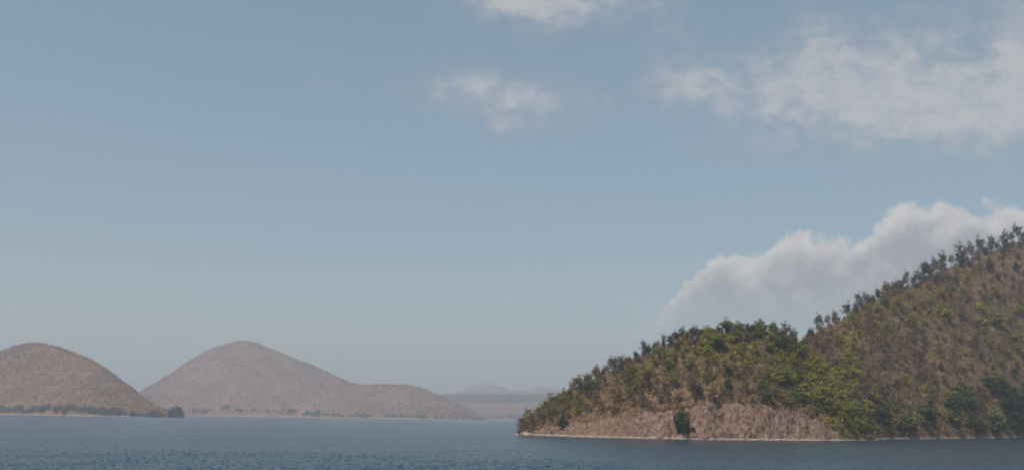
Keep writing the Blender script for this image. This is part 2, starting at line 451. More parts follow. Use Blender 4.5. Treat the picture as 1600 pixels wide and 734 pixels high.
# ------------------------------------------------------------------ hills
class Hill:
    """a hill lofted across columns from its shore over its cliff top and ridge down its far side"""
    def __init__(self, name, label, mat, cols, shore, ridge, back, cliff=None, ncol=300, rows=(14, 60, 20), rough=(3.0, 30.0), shore_d=None,
                 ridge_rough=0.8, sag=0.0, rock=None, crag=0.0, gully=None):
        cx = np.linspace(cols[0], cols[1], ncol)
        sx, sy = zip(*shore)
        if shore_d is None:
            S = on_water(cx, np.interp(cx, sx, sy))
            sD = np.hypot(S[:, 0], S[:, 1])
        else:
            sD = np.interp(cx, *zip(*shore_d))
            S = at(cx, np.interp(cx, sx, sy), sD); S[:, 2] = 0
        rx, ry, rd = zip(*ridge)
        rD = sD + np.interp(cx, rx, rd)
        Rg = at(cx, np.interp(cx, rx, ry), rD)
        dirs = S[:, :2] / np.maximum(sD, 1)[:, None]
        if cliff:
            kx, ky, kd = zip(*cliff)
            Ck = at(cx, np.interp(cx, kx, ky), sD + np.interp(cx, kx, kd))
        else:
            Ck = S + (Rg - S) * 0.04
        Ck[:, 2] = np.maximum(np.minimum(Ck[:, 2], Rg[:, 2]), 0.4)
        U = S.copy(); U[:, :2] -= dirs * 4; U[:, 2] = -1.8
        B = Rg.copy(); B[:, :2] += dirs * back; B[:, 2] = -1.8
        r0, r1, r2 = rows
        seg = []
        seg.append(U[:, None] + (S - U)[:, None] * np.linspace(0, 1, 3)[None, :-1, None])
        seg.append(S[:, None] + (Ck - S)[:, None] * np.linspace(0, 1, r0)[None, :-1, None])
        tt = np.linspace(0, 1, r1)[None, :-1, None]
        mid = Ck[:, None] + (Rg - Ck)[:, None] * tt
        mid[..., 2] += (np.sin(tt[..., 0] * math.pi) * sag) * (Rg - Ck)[:, None, 2]
        seg.append(mid)
        tb = np.linspace(0, 1, r2)[None, :, None]
        bk = Rg[:, None] + (B - Rg)[:, None] * tb
        bk[..., 2] = Rg[:, None, 2] + (B - Rg)[:, None, 2] * (tb[..., 0] ** 1.35)
        seg.append(bk)
        G = np.concatenate(seg, 1)
        self.i_shore, self.i_cliff = 2, 2 + r0 - 1
        self.i_ridge = self.i_cliff + r1 - 1
        nv = G.shape[1]
        # soften creases along the profile
        Z = G[..., 2].copy()
        for _ in range(3):
            Z[:, self.i_cliff + 2:-1] = (Z[:, self.i_cliff + 1:-2] + Z[:, self.i_cliff + 2:-1] * 2 + Z[:, self.i_cliff + 3:]) / 4
        G[..., 2] = Z
        # knolls and gullies; fades at the water and is gentle on the ridge
        k = np.arange(nv)
        fade = np.clip((k - self.i_shore) / max(1, self.i_cliff - self.i_shore + 4), 0, 1)
        dr = np.clip(np.abs(k - self.i_ridge) / 12.0, 0, 1)
        amp = fade * (ridge_rough / rough[0] + (1 - ridge_rough / rough[0]) * dr)
        nz = fbm(G[..., 0] / rough[1] + 40, G[..., 1] / rough[1] + 11, 5, 0.55) * 2
        low = np.clip(Rg[:, 2] / (10 * rough[0]), 0.0, 1)[:, None]           # calmer where the hill runs out
        G[..., 2] += nz * rough[0] * amp[None] * low
        if gully:
            # folds running down the slope between ridge and shore
            s_ = np.cumsum(np.r_[0, np.hypot(*np.diff(S[:, :2], axis=0).T)])[:, None]
            wob = fbm(G[..., 0] / (gully[1] * 1.2) + 5, G[..., 1] / (gully[1] * 1.2), 4) * gully[1] * 1.6
            fold = 0.5 - np.abs(2 * fbm((s_ + wob) / gully[1] + 50, G[..., 1] / (gully[1] * 4) + 2, 3, 0.45))
            G[..., 2] += fold * gully[0] * fade[None] * np.clip(Rg[:, 2] / (4 * gully[0]), 0.0, 1)[:, None] * np.clip(np.abs(k - self.i_ridge) / 16.0, 0, 1)[None]
        rk = np.zeros(G.shape[:2])
        if rock:
            for (xa, xb, wt) in rock:
                col = np.clip((cx - xa) / 14, 0, 1) * np.clip((xb - cx) / 14, 0, 1) * wt
                prof = np.where((k >= self.i_shore - 1) & (k <= self.i_cliff), 1.0, np.clip(1 - (k - self.i_cliff) / 4, 0, 1) * (k > self.i_cliff))
                rk = np.maximum(rk, col[:, None] * prof[None])
        if crag:
            # ledges, buttresses and clefts of the cliff, pushed in and out along the view of its face
            s = np.cumsum(np.r_[0, np.hypot(*np.diff(S[:, :2], axis=0).T)])[:, None] + 0 * G[..., 2]
            c1 = fbm(s / 7.0, G[..., 2] / 22.0 + 5, 4, 0.6) * 2
            c2 = np.abs(fbm(s / 3.0 + 31, G[..., 2] / 5.0 + 2, 4, 0.6)) * 2
            c3 = np.floor(fbm(s / 4.2 + 3, G[..., 2] / 3.2 + 7, 3, 0.5) * 9) / 9.0 * 2
            off = (c1 * 2.0 - c2 * 1.5 + c3 * 0.7) * crag * np.clip(rk, 0.15, 1) * np.clip((k - self.i_shore + 1) / 3, 0, 1)[None] * (k <= self.i_cliff + 3)[None]
            G[..., 0] -= dirs[:, None, 0] * off
            G[..., 1] -= dirs[:, None, 1] * off
        self.G, self.cx = G, cx
        idx = np.arange(ncol * nv).reshape(ncol, nv)
        Q = np.stack([idx[:-1, :-1], idx[1:, :-1], idx[1:, 1:], idx[:-1, 1:]], -1).reshape(-1, 4)
        me = raw_mesh(name, G.reshape(-1, 3), Q, {'rock': ('POINT', rk)}, smooth=True)
        ob = link(name, me, mat)
        tag(ob, label, kind='structure')
        self.ob = ob

    def point(self, cf, rf):
        """surface point at column fraction index cf, row index rf (arrays)"""
        G = self.G
        cf = np.clip(cf, 0, G.shape[0] - 1.001); rf = np.clip(rf, 0, G.shape[1] - 1.001)
        i, j = cf.astype(int), rf.astype(int)
        a, b = (cf - i)[:, None], (rf - j)[:, None]
        return (G[i, j] * (1 - a) * (1 - b) + G[i + 1, j] * a * (1 - b) + G[i, j + 1] * (1 - a) * b + G[i + 1, j + 1] * a * b)

    def col(self, px):
        return np.interp(px, self.cx, np.arange(len(self.cx)))

    def scatter(self, n, px0, px1, r0, r1, rg):
        """points spread evenly over the surface area"""
        c = self.col(rg.uniform(px0, px1, n * 3)); r = rg.uniform(r0, r1, n * 3)
        p = self.point(c, r)
        p = p[p[:, 2] > 0.5]
        return p[:n]

    def at_pixel(self, px, py):
        """front surface point seen at a place of the photograph"""
        c = np.full(400, float(self.col(px)))
        r = np.linspace(self.i_shore, self.i_ridge, 400)
        P = self.point(c, r)
        _, yy = project(P)
        return P[np.argmin(np.abs(yy - py))]

    def ridge_at(self, px):
        return self.point(np.array([float(self.col(px))]), np.array([float(self.i_ridge)]))[0]


spur = Hill('hill_spur', 'low rocky wooded spur running down into the water', M_NEAR, (800, 1372),
            [(800, 679), (808, 679), (900, 682), (1000, 684.5), (1100, 686.5), (1200, 687.5), (1310, 688), (1372, 687)],
            [(800, 690, 4), (808, 680, 6), (816, 668, 14), (830, 656, 24), (850, 646, 34), (870, 633, 42), (900, 612, 50), (930, 593, 56), (960, 577, 60),
             (1000, 558, 64), (1030, 543, 66), (1060, 531, 68), (1100, 525, 70), (1150, 521, 72), (1200, 520, 74), (1230, 528, 72), (1255, 546, 68),
             (1285, 580, 58), (1320, 630, 40), (1350, 668, 22), (1372, 695, 8)],
            90, cliff=[(800, 692, 1), (812, 679, 2), (850, 668, 7), (900, 661, 10), (950, 652, 11), (1000, 645, 11), (1050, 637, 10), (1090, 633, 10), (1120, 632, 10),
                       (1160, 635, 10), (1200, 640, 10), (1250, 647, 10), (1280, 657, 8), (1300, 669, 6), (1318, 682, 3), (1372, 695, 1)],
            ncol=560, rows=(36, 60, 20), rough=(3.2, 26.0), ridge_rough=0.8, sag=0.06,
            rock=[(830, 1000, 0.55), (985, 1312, 1.0)], crag=1.35)
main = Hill('hill_slope', 'tall dry wooded hillside rising out of the frame', M_NEAR, (1170, 1900),
            [(1170, 687), (1310, 687), (1400, 685.5), (1500, 684.5), (1600, 683.5), (1900, 684)],
            [(1170, 640, 60), (1200, 570, 110), (1250, 537, 150), (1280, 517, 165), (1310, 502, 175), (1340, 485, 185), (1380, 465, 195), (1420, 449, 205),
             (1460, 425, 215), (1500, 410, 222), (1540, 394, 230), (1580, 379, 236), (1600, 371, 240), (1700, 335, 260), (1800, 320, 270), (1900, 330, 270)],
            260, ncol=300, rows=(8, 90, 24), rough=(6.0, 46.0), ridge_rough=1.2, sag=0.03, rock=[(1300, 1900, 0.3)], crag=0.4)
left = Hill('hill_domed', 'brown domed hill across the water, nearest of the far hills', M_FAR, (-260, 286),
            [(-260, 640), (286, 648)],
            [(-260, 600, 300), (-120, 560, 380), (-40, 549, 420), (0, 547, 420), (20, 541, 420), (40, 536, 430), (60, 535, 430), (85, 539, 420), (110, 548, 400), (140, 560, 370), (165, 574, 340), (185, 590, 310),
             (205, 604, 250), (225, 622, 170), (250, 637, 90), (270, 644, 50), (286, 649, 15)],
            500, ncol=260, rows=(6, 60, 16), rough=(26, 190), ridge_rough=3.0, gully=(52, 190), sag=0.06, shore_d=[(-260, 3000), (0, 2700), (200, 2350), (286, 2250)])
mid = Hill('hill_peaked', 'hazy brown peaked hill with a long falling right shoulder', M_FAR, (170, 775),
           [(170, 645), (700, 655)],
           [(170, 640, 200), (215, 614, 420), (240, 600, 520), (270, 581, 620), (300, 561, 700), (330, 544, 750), (355, 537, 780), (370, 532, 790), (388, 531, 800), (402, 534, 800), (415, 541, 790),
            (430, 548, 780), (460, 560, 740), (490, 570, 700), (520, 585, 650), (545, 597, 600), (570, 601, 580), (600, 600, 580), (640, 601, 560), (665, 608, 500), (690, 619, 420),
            (715, 630, 330), (740, 643, 200), (758, 653, 80), (775, 664, 30)],
           900, ncol=260, rows=(6, 60, 16), rough=(52, 330), ridge_rough=3.0, gully=(90, 330), sag=0.05, shore_d=[(170, 4200), (400, 4100), (700, 3900), (775, 4000)])
plain = Hill('hill_tableland', 'low flat wooded tableland behind the far shore', M_PLAIN, (600, 1010),
             [(600, 654), (1010, 658)],
             [(600, 640, 300), (650, 622, 900), (690, 617, 1100), (760, 616, 1150), (830, 616, 1150), (900, 613, 1150), (960, 620, 900), (1010, 640, 300)],
             700, ncol=180, rows=(5, 50, 12), rough=(16, 380), ridge_rough=5.0, sag=-0.12, shore_d=[(600, 5300), (1010, 5000)])
peaks = Hill('hill_pointed', 'faint pink pointed hills farthest away behind the tableland', M_FAR, (640, 1010),
             [(640, 654), (1010, 658)],
             [(640, 640, 400), (680, 618, 700), (710, 612, 800), (735, 602, 850), (758, 597, 880), (775, 599, 880), (800, 608, 820), (820, 608, 800), (845, 603, 820), (865, 606, 800),
              (890, 610, 800), (930, 605, 800), (970, 618, 600), (1010, 640, 300)],
             900, ncol=160, rows=(4, 40, 12), rough=(20, 420), ridge_rough=6.0, sag=0.05, shore_d=[(640, 7700), (1010, 7700)])


# ------------------------------------------------------------------ plants
def rand_axes(n, rg, flat=0.0):
    u = rg.normal(size=(n, 3)); u[:, 2] *= (1 - flat)
    u /= np.linalg.norm(u, axis=1)[:, None]
    v = rg.normal(size=(n, 3))
    v -= (v * u).sum(1)[:, None] * u
    v /= np.linalg.norm(v, axis=1)[:, None]
    return u, v


def leaves(C, size, rg, aspect=0.6, out=None, loose=0.6):
    """diamond faces at centres C with sizes"""
    n = len(C)
    u, v = rand_axes(n, rg)
    if out is not None:                                  # leaves face roughly outwards from their clump
        w_ = out / (np.linalg.norm(out, axis=1)[:, None] + 1e-6) + np.array([0, 0, 0.35]) + rg.normal(0, loose, (n, 3))
        w_ /= np.linalg.norm(w_, axis=1)[:, None]
        u -= (u * w_).sum(1)[:, None] * w_; u /= np.linalg.norm(u, axis=1)[:, None]
        v = np.cross(w_, u)
    a = (size * rg.uniform(0.6, 1.3, n))[:, None]
    b = a * aspect
    return np.stack([C - u * a, C - v * b, C + u * a, C + v * b], 1)


def tube(pts, rads, sides=5):
    """quads of a tapered tube along pts"""
    pts = np.asarray(pts, float)
    q = []
    rings = []
    for i, p in enumerate(pts):
        d = pts[min(i + 1, len(pts) - 1)] - pts[max(i - 1, 0)]
        d /= np.linalg.norm(d) + 1e-9
        s = np.array([1.0, 0, 0]) if abs(d[0]) < 0.8 else np.array([0, 1.0, 0])
        u = np.cross(d, s); u /= np.linalg.norm(u)
        v = np.cross(d, u)
        an = np.arange(sides) * 2 * math.pi / sides
        rings.append(p + rads[i] * (np.cos(an)[:, None] * u + np.sin(an)[:, None] * v))
    for a, b in zip(rings[:-1], rings[1:]):
        for k in range(sides):
            l = (k + 1) % sides
            q.append([a[k], a[l], b[l], b[k]])
    return q


def make_tree(seed, form):
    """unit-height tree: (trunk mesh, crown mesh); form sets the habit"""
    rg = np.random.default_rng(seed)
    bare = form == 'bare'
    bush = form == 'bush'
    th = {'bare': 0.24, 'open': 0.20, 'full': 0.14, 'bush': 0.06}[form] * rg.uniform(0.85, 1.15)
    tq = []
    lean = rg.normal(0, 0.05, 2)
    r0 = 0.02 if not bush else 0.014
    top_p = np.array([lean[0] * 1.4, lean[1] * 1.4, 0.80])
    kink = rg.normal(0, 0.02, 2)
    path = [np.array([0, 0, -0.03]), np.array([lean[0] * 0.3 + kink[0], lean[1] * 0.3 + kink[1], th * 0.6]),
            np.array([lean[0] * 0.7, lean[1] * 0.7, th + 0.12]), top_p]
    tq += tube(path, [r0, r0 * 0.85, r0 * 0.6, r0 * 0.15])
    ends = []
    nl = {'bare': 11, 'open': 12, 'full': 12, 'bush': 10}[form]
    spread = {'bare': 0.22, 'open': 0.26, 'full': 0.33, 'bush': 0.46}[form]
    for k in range(nl):
        f = (k + rg.uniform(0, 0.9)) / nl
        base_z = th * 0.75 + (0.62 - th * 0.75) * f
        bx = np.array([lean[0] * base_z, lean[1] * base_z, base_z])
        an = k * 2.4 + rg.uniform(-0.5, 0.5)
        L = spread * rg.uniform(0.55, 1.1) * (1.1 - 0.45 * f)
        rise = rg.uniform(0.10, 0.26) * (1.15 - 0.3 * f)
        e = bx + np.array([math.cos(an) * L, math.sin(an) * L, rise])
        mdl = bx + (e - bx) * 0.5 + np.array([0, 0, -0.02])
        tq += tube([bx, mdl, e], [r0 * 0.45, r0 * 0.3, r0 * 0.1], 4)
        ends.append((mdl, e))
        for s_ in range(2):
            e2 = mdl + rg.normal(0, 0.07, 3) + np.array([0, 0, 0.07])
            tq += tube([mdl, e2], [r0 * 0.22, r0 * 0.06], 3)
            ends.append((mdl, e2))
    ends.append((path[2], top_p + np.array([0, 0, 0.12])))
    trunk = quad_mesh('trunk', np.array(tq))
    # crown: clumps at limb ends
    Q, T = [], []
    for (m0, e) in ends:
        big = rg.uniform(0.7, 1.3)
        if bare:
            nt, nlf, rad = 18, int(9 * big), 0.08 * big
        elif form == 'open':
            nt, nlf, rad = 9, int(22 * big), 0.09 * big
        elif form == 'full':
            nt, nlf, rad = 2, int(44 * big), 0.105 * big
        else:
            nt, nlf, rad = 2, int(44 * big), 0.135 * big
        tone = rg.uniform(0, 1)
        # twigs
        st = m0 + (e - m0) * rg.uniform(0.3, 1.0, nt)[:, None]
        dr = rg.normal(size=(nt, 3)); dr[:, 2] = np.abs(dr[:, 2]) * 0.9
        dr /= np.linalg.norm(dr, axis=1)[:, None]
        ln = rg.uniform(0.06, 0.14, nt)[:, None]
        sd = np.cross(dr, rg.normal(size=(nt, 3))); sd /= np.linalg.norm(sd, axis=1)[:, None]
        wd = 0.0045
        Q.append(np.stack([st - sd * wd, st + sd * wd, st + dr * ln + sd * wd * 0.3, st + dr * ln - sd * wd * 0.3], 1))
        T.append(np.full(nt, tone * 0.4))
        # leaves
        off = rg.normal(size=(nlf, 3)); off /= np.linalg.norm(off, axis=1)[:, None]
        off *= (rg.uniform(0.15, 1.0, nlf) ** 0.5 * rad)[:, None]
        off[:, 2] *= 0.7
        sz = {'bare': 0.021, 'open': 0.026, 'full': 0.030, 'bush': 0.036}[form]
        Q.append(leaves(e + off, np.full(nlf, sz), rg, out=off))
        T.append(np.clip(tone + rg.normal(0, 0.15, nlf), 0, 1))
    Q = np.concatenate(Q); T = np.concatenate(T)
    zmin = Q[..., 2].min()
    if bush:
        Q[..., 2] = np.maximum(Q[..., 2], -0.02)
    top = Q[..., 2].max()
    Q /= top
    crown = quad_mesh('crown', Q, T)
    return trunk, crown


FORMS = {}
for f_, nvar, s0 in (('bare', 8, 100), ('open', 8, 200), ('full', 8, 300), ('bush', 6, 400)):
    FORMS[f_] = [make_tree(s0 + i, f_) for i in range(nvar)]
_colored = {}


def colored(me, mat):
    """one shared mesh per shape and leaf colour"""
    key = (me.name, mat.name)
    if key not in _colored:
        c = me.copy()
        c.materials.clear(); c.materials.append(mat)
        _colored[key] = c
    return _colored[key]


def plant(name, p, h, form, color, label, cat, group, rg, wide=1.0, parts=True, bark=None):
    tr, cr = FORMS[form][rg.integers(len(FORMS[form]))]
    leaf = color if not isinstance(color, str) else LEAF[color]
    e = bpy.data.objects.new(name, None)
    COL.objects.link(e)
    e.empty_display_size = 0.5
    e.location = (p[0], p[1], p[2] - 0.15)
    e.rotation_euler = (0, 0, rg.uniform(0, 6.28))
    e.scale = (h * wide, h * wide, h)
    tag(e, label, cat, group)
    link('trunk', colored(tr, bark or BARK_DARK), None, e)
    link('crown', colored(cr, leaf), None, e)
    return e


# --- trees of the skyline, one by one (column, top of the crown in the photograph)
ORD = ['first', 'second', 'third', 'fourth', 'fifth', 'sixth', 'seventh', 'eighth', 'ninth', 'tenth', 'eleventh', 'twelfth', 'thirteenth', 'fourteenth', 'fifteenth',
       'sixteenth', 'seventeenth', 'eighteenth', 'nineteenth', 'twentieth', 'twenty-first', 'twenty-second', 'twenty-third', 'twenty-fourth', 'twenty-fifth', 'twenty-sixth',
       'twenty-seventh', 'twenty-eighth']
rs = np.random.default_rng(21)
SPUR_SKY = [(872, 613, 'open', 'olive', 1.0), (893, 592, 'bare', 'grey', 1.0), (906, 588, 'bare', 'grey', 0.8), (917, 580, 'open', 'grey', 1.1), (934, 570, 'bare', 'grey', 1.0),
            (944, 569, 'open', 'grey', 0.8), (956, 554, 'open', 'grey', 1.2), (969, 551, 'bare', 'grey', 1.2), (994, 545, 'open', 'grey', 0.9), (1007, 528, 'bare', 'grey', 1.1),
            (1022, 531, 'open', 'grey', 0.9), (1038, 518, 'bare', 'grey', 0.9), (1047, 520, 'bare', 'grey', 0.8), (1065, 508, 'open', 'grey', 1.2), (1083, 506, 'open', 'grey', 1.2),
            (1104, 506, 'open', 'grey', 1.2), (1123, 505, 'full', 'green', 1.0), (1139, 504, 'open', 'green', 1.0), (1154, 503, 'full', 'green', 1.0), (1169, 503, 'full', 'green', 0.9),
            (1185, 501, 'open', 'green', 1.1), (1207, 499, 'open', 'green', 0.9), (1228, 499, 'open', 'grey', 1.0), (1241, 511, 'full', 'green', 0.9), (1254, 527, 'full', 'green', 1.0)]
SORT = {('bare', 'grey'): 'nearly bare grey tree', ('open', 'grey'): 'thin crowned grey tree', ('full', 'green'): 'dense green tree', ('open', 'green'): 'airy green tree',
        ('open', 'olive'): 'small olive tree'}


def sky_tree(hill, px, ty, form, color, wide, label, group):
    p = hill.ridge_at(px)
    D = math.hypot(p[0], p[1])
    t = at(px, ty, D)
    h = max(4.0, t[2] - p[2])
    plant('skyline_tree', p, h, form, color, label, 'tree', group, rs, wide, bark=BARK_DARK)


for i, (px, ty, fm, cl, wd) in enumerate(SPUR_SKY):
    sky_tree(spur, px, ty, fm, cl, wd, '%s on the low spur skyline, %s up from the water' % (SORT[(fm, cl)], ORD[i]), 'trees on the skyline of the low spur')
MAIN_SKY = [(1281, 486, 'open', 'grey', 0.9), (1293, 487, 'bare', 'grey', 0.9), (1305, 481, 'bare', 'grey', 1.1), (1322, 468, 'open', 'grey', 1.0), (1341, 453, 'bare', 'grey', 1.0),
            (1354, 454, 'open', 'grey', 1.1), (1372, 446, 'bare', 'grey', 0.9), (1385, 437, 'open', 'grey', 0.9), (1397, 435, 'bare', 'grey', 1.0), (1409, 431, 'open', 'grey', 0.9),
            (1418, 419, 'bare', 'grey', 0.8), (1433, 417, 'open', 'grey', 1.1), (1445, 402, 'bare', 'grey', 0.9), (1463, 398, 'bare', 'grey', 1.0), (1473, 389, 'open', 'grey', 0.9),
            (1486, 393, 'bare', 'grey', 0.9), (1503, 375, 'open', 'grey', 1.0), (1519, 373, 'bare', 'grey', 0.9), (1534, 364, 'open', 'grey', 0.9), (1549, 365, 'bare', 'grey', 1.1),
            (1570, 356, 'open', 'grey', 1.0), (1582, 357, 'bare', 'grey', 0.9), (1593, 345, 'open', 'grey', 1.0)]
for i, (px, ty, fm, cl, wd) in enumerate(MAIN_SKY):
    sky_tree(main, px, ty, fm, cl, wd, '%s on the tall hill skyline, %s up from the saddle' % (SORT[(fm, cl)], ORD[i]), 'trees on the skyline of the tall hill')
# lower trees that close the gaps between them, set a little behind and before the ridge
for hill, xs, lab, grp, cs in ((spur, np.sort(rs.uniform(868, 1262, 74)), 'short slim grey tree filling the gaps of the low spur skyline', 'filler trees on the low spur skyline', ('grey', 'green')),
                               (main, np.sort(rs.uniform(1256, 1616, 66)), 'short slim grey tree filling the gaps of the tall hill skyline', 'filler trees on the tall hill skyline', ('grey', 'grey'))):
    for px in xs:
        px = px + rs.uniform(-3, 3)
        p = hill.point(np.array([float(hill.col(px))]), np.array([hill.i_ridge + rs.uniform(-3.5, 2.0)]))[0]
        k = np.hypot(p[0], p[1]) / 600
        plant('skyline_tree', p, rs.uniform(3.2, 6.6) * k, rs.choice(['bare', 'open']), 'grey', lab, 'tree', grp, rs, rs.uniform(0.9, 1.3))

# --- single plants one can point to
def lone(px, py_base, h, form, color, wide, name, label, cat='bush', hill=spur):
    p = hill.at_pixel(px, py_base)
    plant(name, p, h, form, color, label, cat, None, rs, wide)


lone(1068, 684, 15.5, 'bush', 'dark', 0.62, 'dark_bush', 'tall dark evergreen bush growing at the waterline against the rock cliff')
lone(1062, 676, 11.0, 'bush', 'dark', 0.7, 'dark_bush', 'smaller dark bush tucked beside the tall dark bush at the cliff')
lone(878, 671, 8.6, 'bush', 'dark', 0.8, 'dark_bush', 'small round dark bush above the shore of the spur near its tip')
lone(827, 664, 8.5, 'bush', 'yellow', 0.9, 'green_bush', 'bright yellow green bush at the very tip of the spur')
lone(846, 657, 7.5, 'bush', 'olive', 1.0, 'green_bush', 'olive bush just behind the bright bush at the spur tip')
lone(860, 648, 6.5, 'bush', 'green', 1.0, 'green_bush', 'green bush on the spur ridge just before the skyline trees start')
lone(1088, 628, 12.5, 'bush', 'plum', 0.6, 'plum_bush', 'dark plum coloured leafless bush on the brow above the rock cliff')
lone(1138, 615, 9.0, 'bush', 'dark', 0.6, 'dark_bush', 'narrow dark green bush standing alone in the brown brush above the cliff')
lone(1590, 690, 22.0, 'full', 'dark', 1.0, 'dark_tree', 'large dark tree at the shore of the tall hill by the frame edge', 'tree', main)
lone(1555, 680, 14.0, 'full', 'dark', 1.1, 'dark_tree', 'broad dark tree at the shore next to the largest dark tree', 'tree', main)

# --- trees and bushes over the slopes: where the photograph shows which kind
PATCH = {
    'yellow': [(1115, 548, 34, 16, 3.2), (1165, 548, 34, 16, 2.6), (1285, 592, 38, 28, 5.0), (1322, 640, 28, 30, 4.5), (1235, 572, 30, 22, 2.6), (1585, 530, 28, 30, 3.2), (1500, 520, 40, 25, 0.45),
               (1465, 632, 25, 12, 1.6), (1385, 500, 30, 20, 0.6), (1320, 545, 20, 30, 0.5)],
    'green': [(1160, 522, 60, 13, 3.0), (1230, 530, 25, 22, 3.5), (1260, 600, 45, 30, 1.7), (1330, 660, 40, 18, 2.5), (1390, 660, 35, 18, 2.2), (1060, 545, 60, 14, 0.5), (980, 570, 50, 16, 0.5),
              (1420, 660, 40, 16, 1.5), (1540, 640, 50, 28, 2.2)],
    'olive': [(1400, 470, 60, 18, 1.3), (1330, 530, 22, 30, 0.6), (1500, 432, 60, 20, 0.7), (1480, 480, 60, 30, 0.35), (1140, 565, 80, 26, 2.0), (1190, 590, 40, 20, 1.0), (940, 600, 50, 20, 1.0), (1020, 575, 50, 22, 0.9),
              (1470, 640, 80, 25, 1.0), (1560, 570, 40, 40, 1.0), (880, 640, 25, 15, 1.2)],
    'dark': [(1545, 650, 60, 28, 2.6), (1600, 640, 35, 40, 3.6), (1450, 672, 25, 9, 1.2), (1370, 665, 20, 10, 1.0), (1230, 550, 25, 12, 1.0), (1180, 540, 30, 8, 0.7)],  # extra dark-leaved trees at the tall hill's foot stand in for cloud shadow
    'grey': [(900, 615, 30, 14, 1.6), (950, 585, 40, 14, 1.8), (1010, 560, 45, 13, 1.6), (1070, 540, 40, 12, 1.2), (1350, 480, 40, 12, 1.2), (1430, 447, 45, 13, 1.4), (1510, 410, 45, 15, 1.6),
             (1580, 390, 45, 18, 2.0), (1560, 430, 50, 20, 0.6), (1500, 540, 60, 40, 0.25)],
    'brown': [(1100, 600, 900, 900, 0.65)],
    'plum': [(1520, 560, 120, 60, 0.18), (1040, 600, 60, 30, 0.15)],
}
SPOTS = {'yellow': ('full', 'bush'), 'green': ('full', 'open'), 'olive': ('open', 'full'), 'dark': ('full', 'bush'), 'grey': ('open', 'bare', 'full'), 'brown': ('open', 'bare', 'open'), 'plum': ('bare', 'open')}
WORDS = {'yellow': ('yellow_green_tree', 'yellow green tree'), 'green': ('green_tree', 'mid green tree'), 'olive': ('olive_tree', 'olive coloured tree'), 'dark': ('dark_tree', 'dark tree'),
         'grey': ('grey_tree', 'grey green tree'), 'brown': ('dry_tree', 'dry brown tree'), 'plum': ('dry_tree', 'dusky leafless tree')}


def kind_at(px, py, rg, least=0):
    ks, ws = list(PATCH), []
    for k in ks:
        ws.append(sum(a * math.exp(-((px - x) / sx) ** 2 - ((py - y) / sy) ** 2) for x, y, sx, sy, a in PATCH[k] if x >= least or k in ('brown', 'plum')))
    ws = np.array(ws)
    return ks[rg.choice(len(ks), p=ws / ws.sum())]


def spaced(P, dmin, keep=None):
    """thin out to a least spacing"""
    got = {} ; out_ = []
    for p in P:
        c = (int(p[0] // dmin), int(p[1] // dmin))
        ok = True
        for a in (-1, 0, 1):
            for b in (-1, 0, 1):
                for q in got.get((c[0] + a, c[1] + b), ()):
                    if (q[0] - p[0]) ** 2 + (q[1] - p[1]) ** 2 < dmin * dmin:
                        ok = False
        if ok:
            got.setdefault(c, []).append(p); out_.append(p)
    return np.array(out_)


def slope_trees(hill, n, px0, px1, r0, r1, dmin, scale, zones, seed, hs=1.0):
    rg = np.random.default_rng(seed)
    P = spaced(hill.scatter(n, px0, px1, r0, r1, rg), dmin)
    X, Y = project(P)
    sets = {}
    for p, x, y in zip(P, X, Y):
        if 790 < x < 1625:
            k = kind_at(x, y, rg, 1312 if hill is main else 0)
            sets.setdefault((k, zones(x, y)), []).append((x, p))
    for (k, z), lst in sets.items():
        lst.sort(key=lambda a: a[0])
        nm, wd = WORDS[k]
        for i, (x, p) in enumerate(lst):
            form = rg.choice(SPOTS[k])
            h = scale * {'yellow': 7.0, 'green': 8.2, 'olive': 6.6, 'dark': 9.5, 'grey': 6.6, 'brown': 6.2, 'plum': 6.4}[k] * min(1.6, rg.lognormal(-0.05, 0.3))
            if form == 'bush':
                h *= 0.75
            lab = '%s %s' % (wd, z)
            if len(lst) == 1:
                lab = 'only ' + lab
            elif len(lst) <= 10:
                lab += ', %s from left' % ORD[i]
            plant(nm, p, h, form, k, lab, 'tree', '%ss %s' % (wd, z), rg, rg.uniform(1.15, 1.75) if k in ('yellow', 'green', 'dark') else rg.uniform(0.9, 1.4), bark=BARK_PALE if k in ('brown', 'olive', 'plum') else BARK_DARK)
    return P


def zone_spur(x, y):
    if x > 1215 and y > 545:
        return 'on the green flank of the spur'
    if y < 560 and x > 1050:
        return 'just under the skyline of the low spur'
    if x < 1000:
        return 'near the tip of the low spur'
    return 'among the brush above the rock cliff'


def zone_main(x, y):
    if y > 625:
        return 'along the foot of the tall hill'
    line = 540 - (x - 1250) * 0.47
    if y < line + 45:
        return 'just under the skyline of the tall hill'
    if x < 1430:
        return 'on the tall hill beside the spur'
    return 'in the middle of the tall hill'


TS = slope_trees(spur, 900, 812, 1366, spur.i_cliff + 1, spur.i_ridge + 1, 3.7, 1.0, zone_spur, 51)
TM = slope_trees(main, 1500, 1215, 1625, main.i_shore + 2, main.i_ridge, 5.7, 1.3, zone_main, 52)


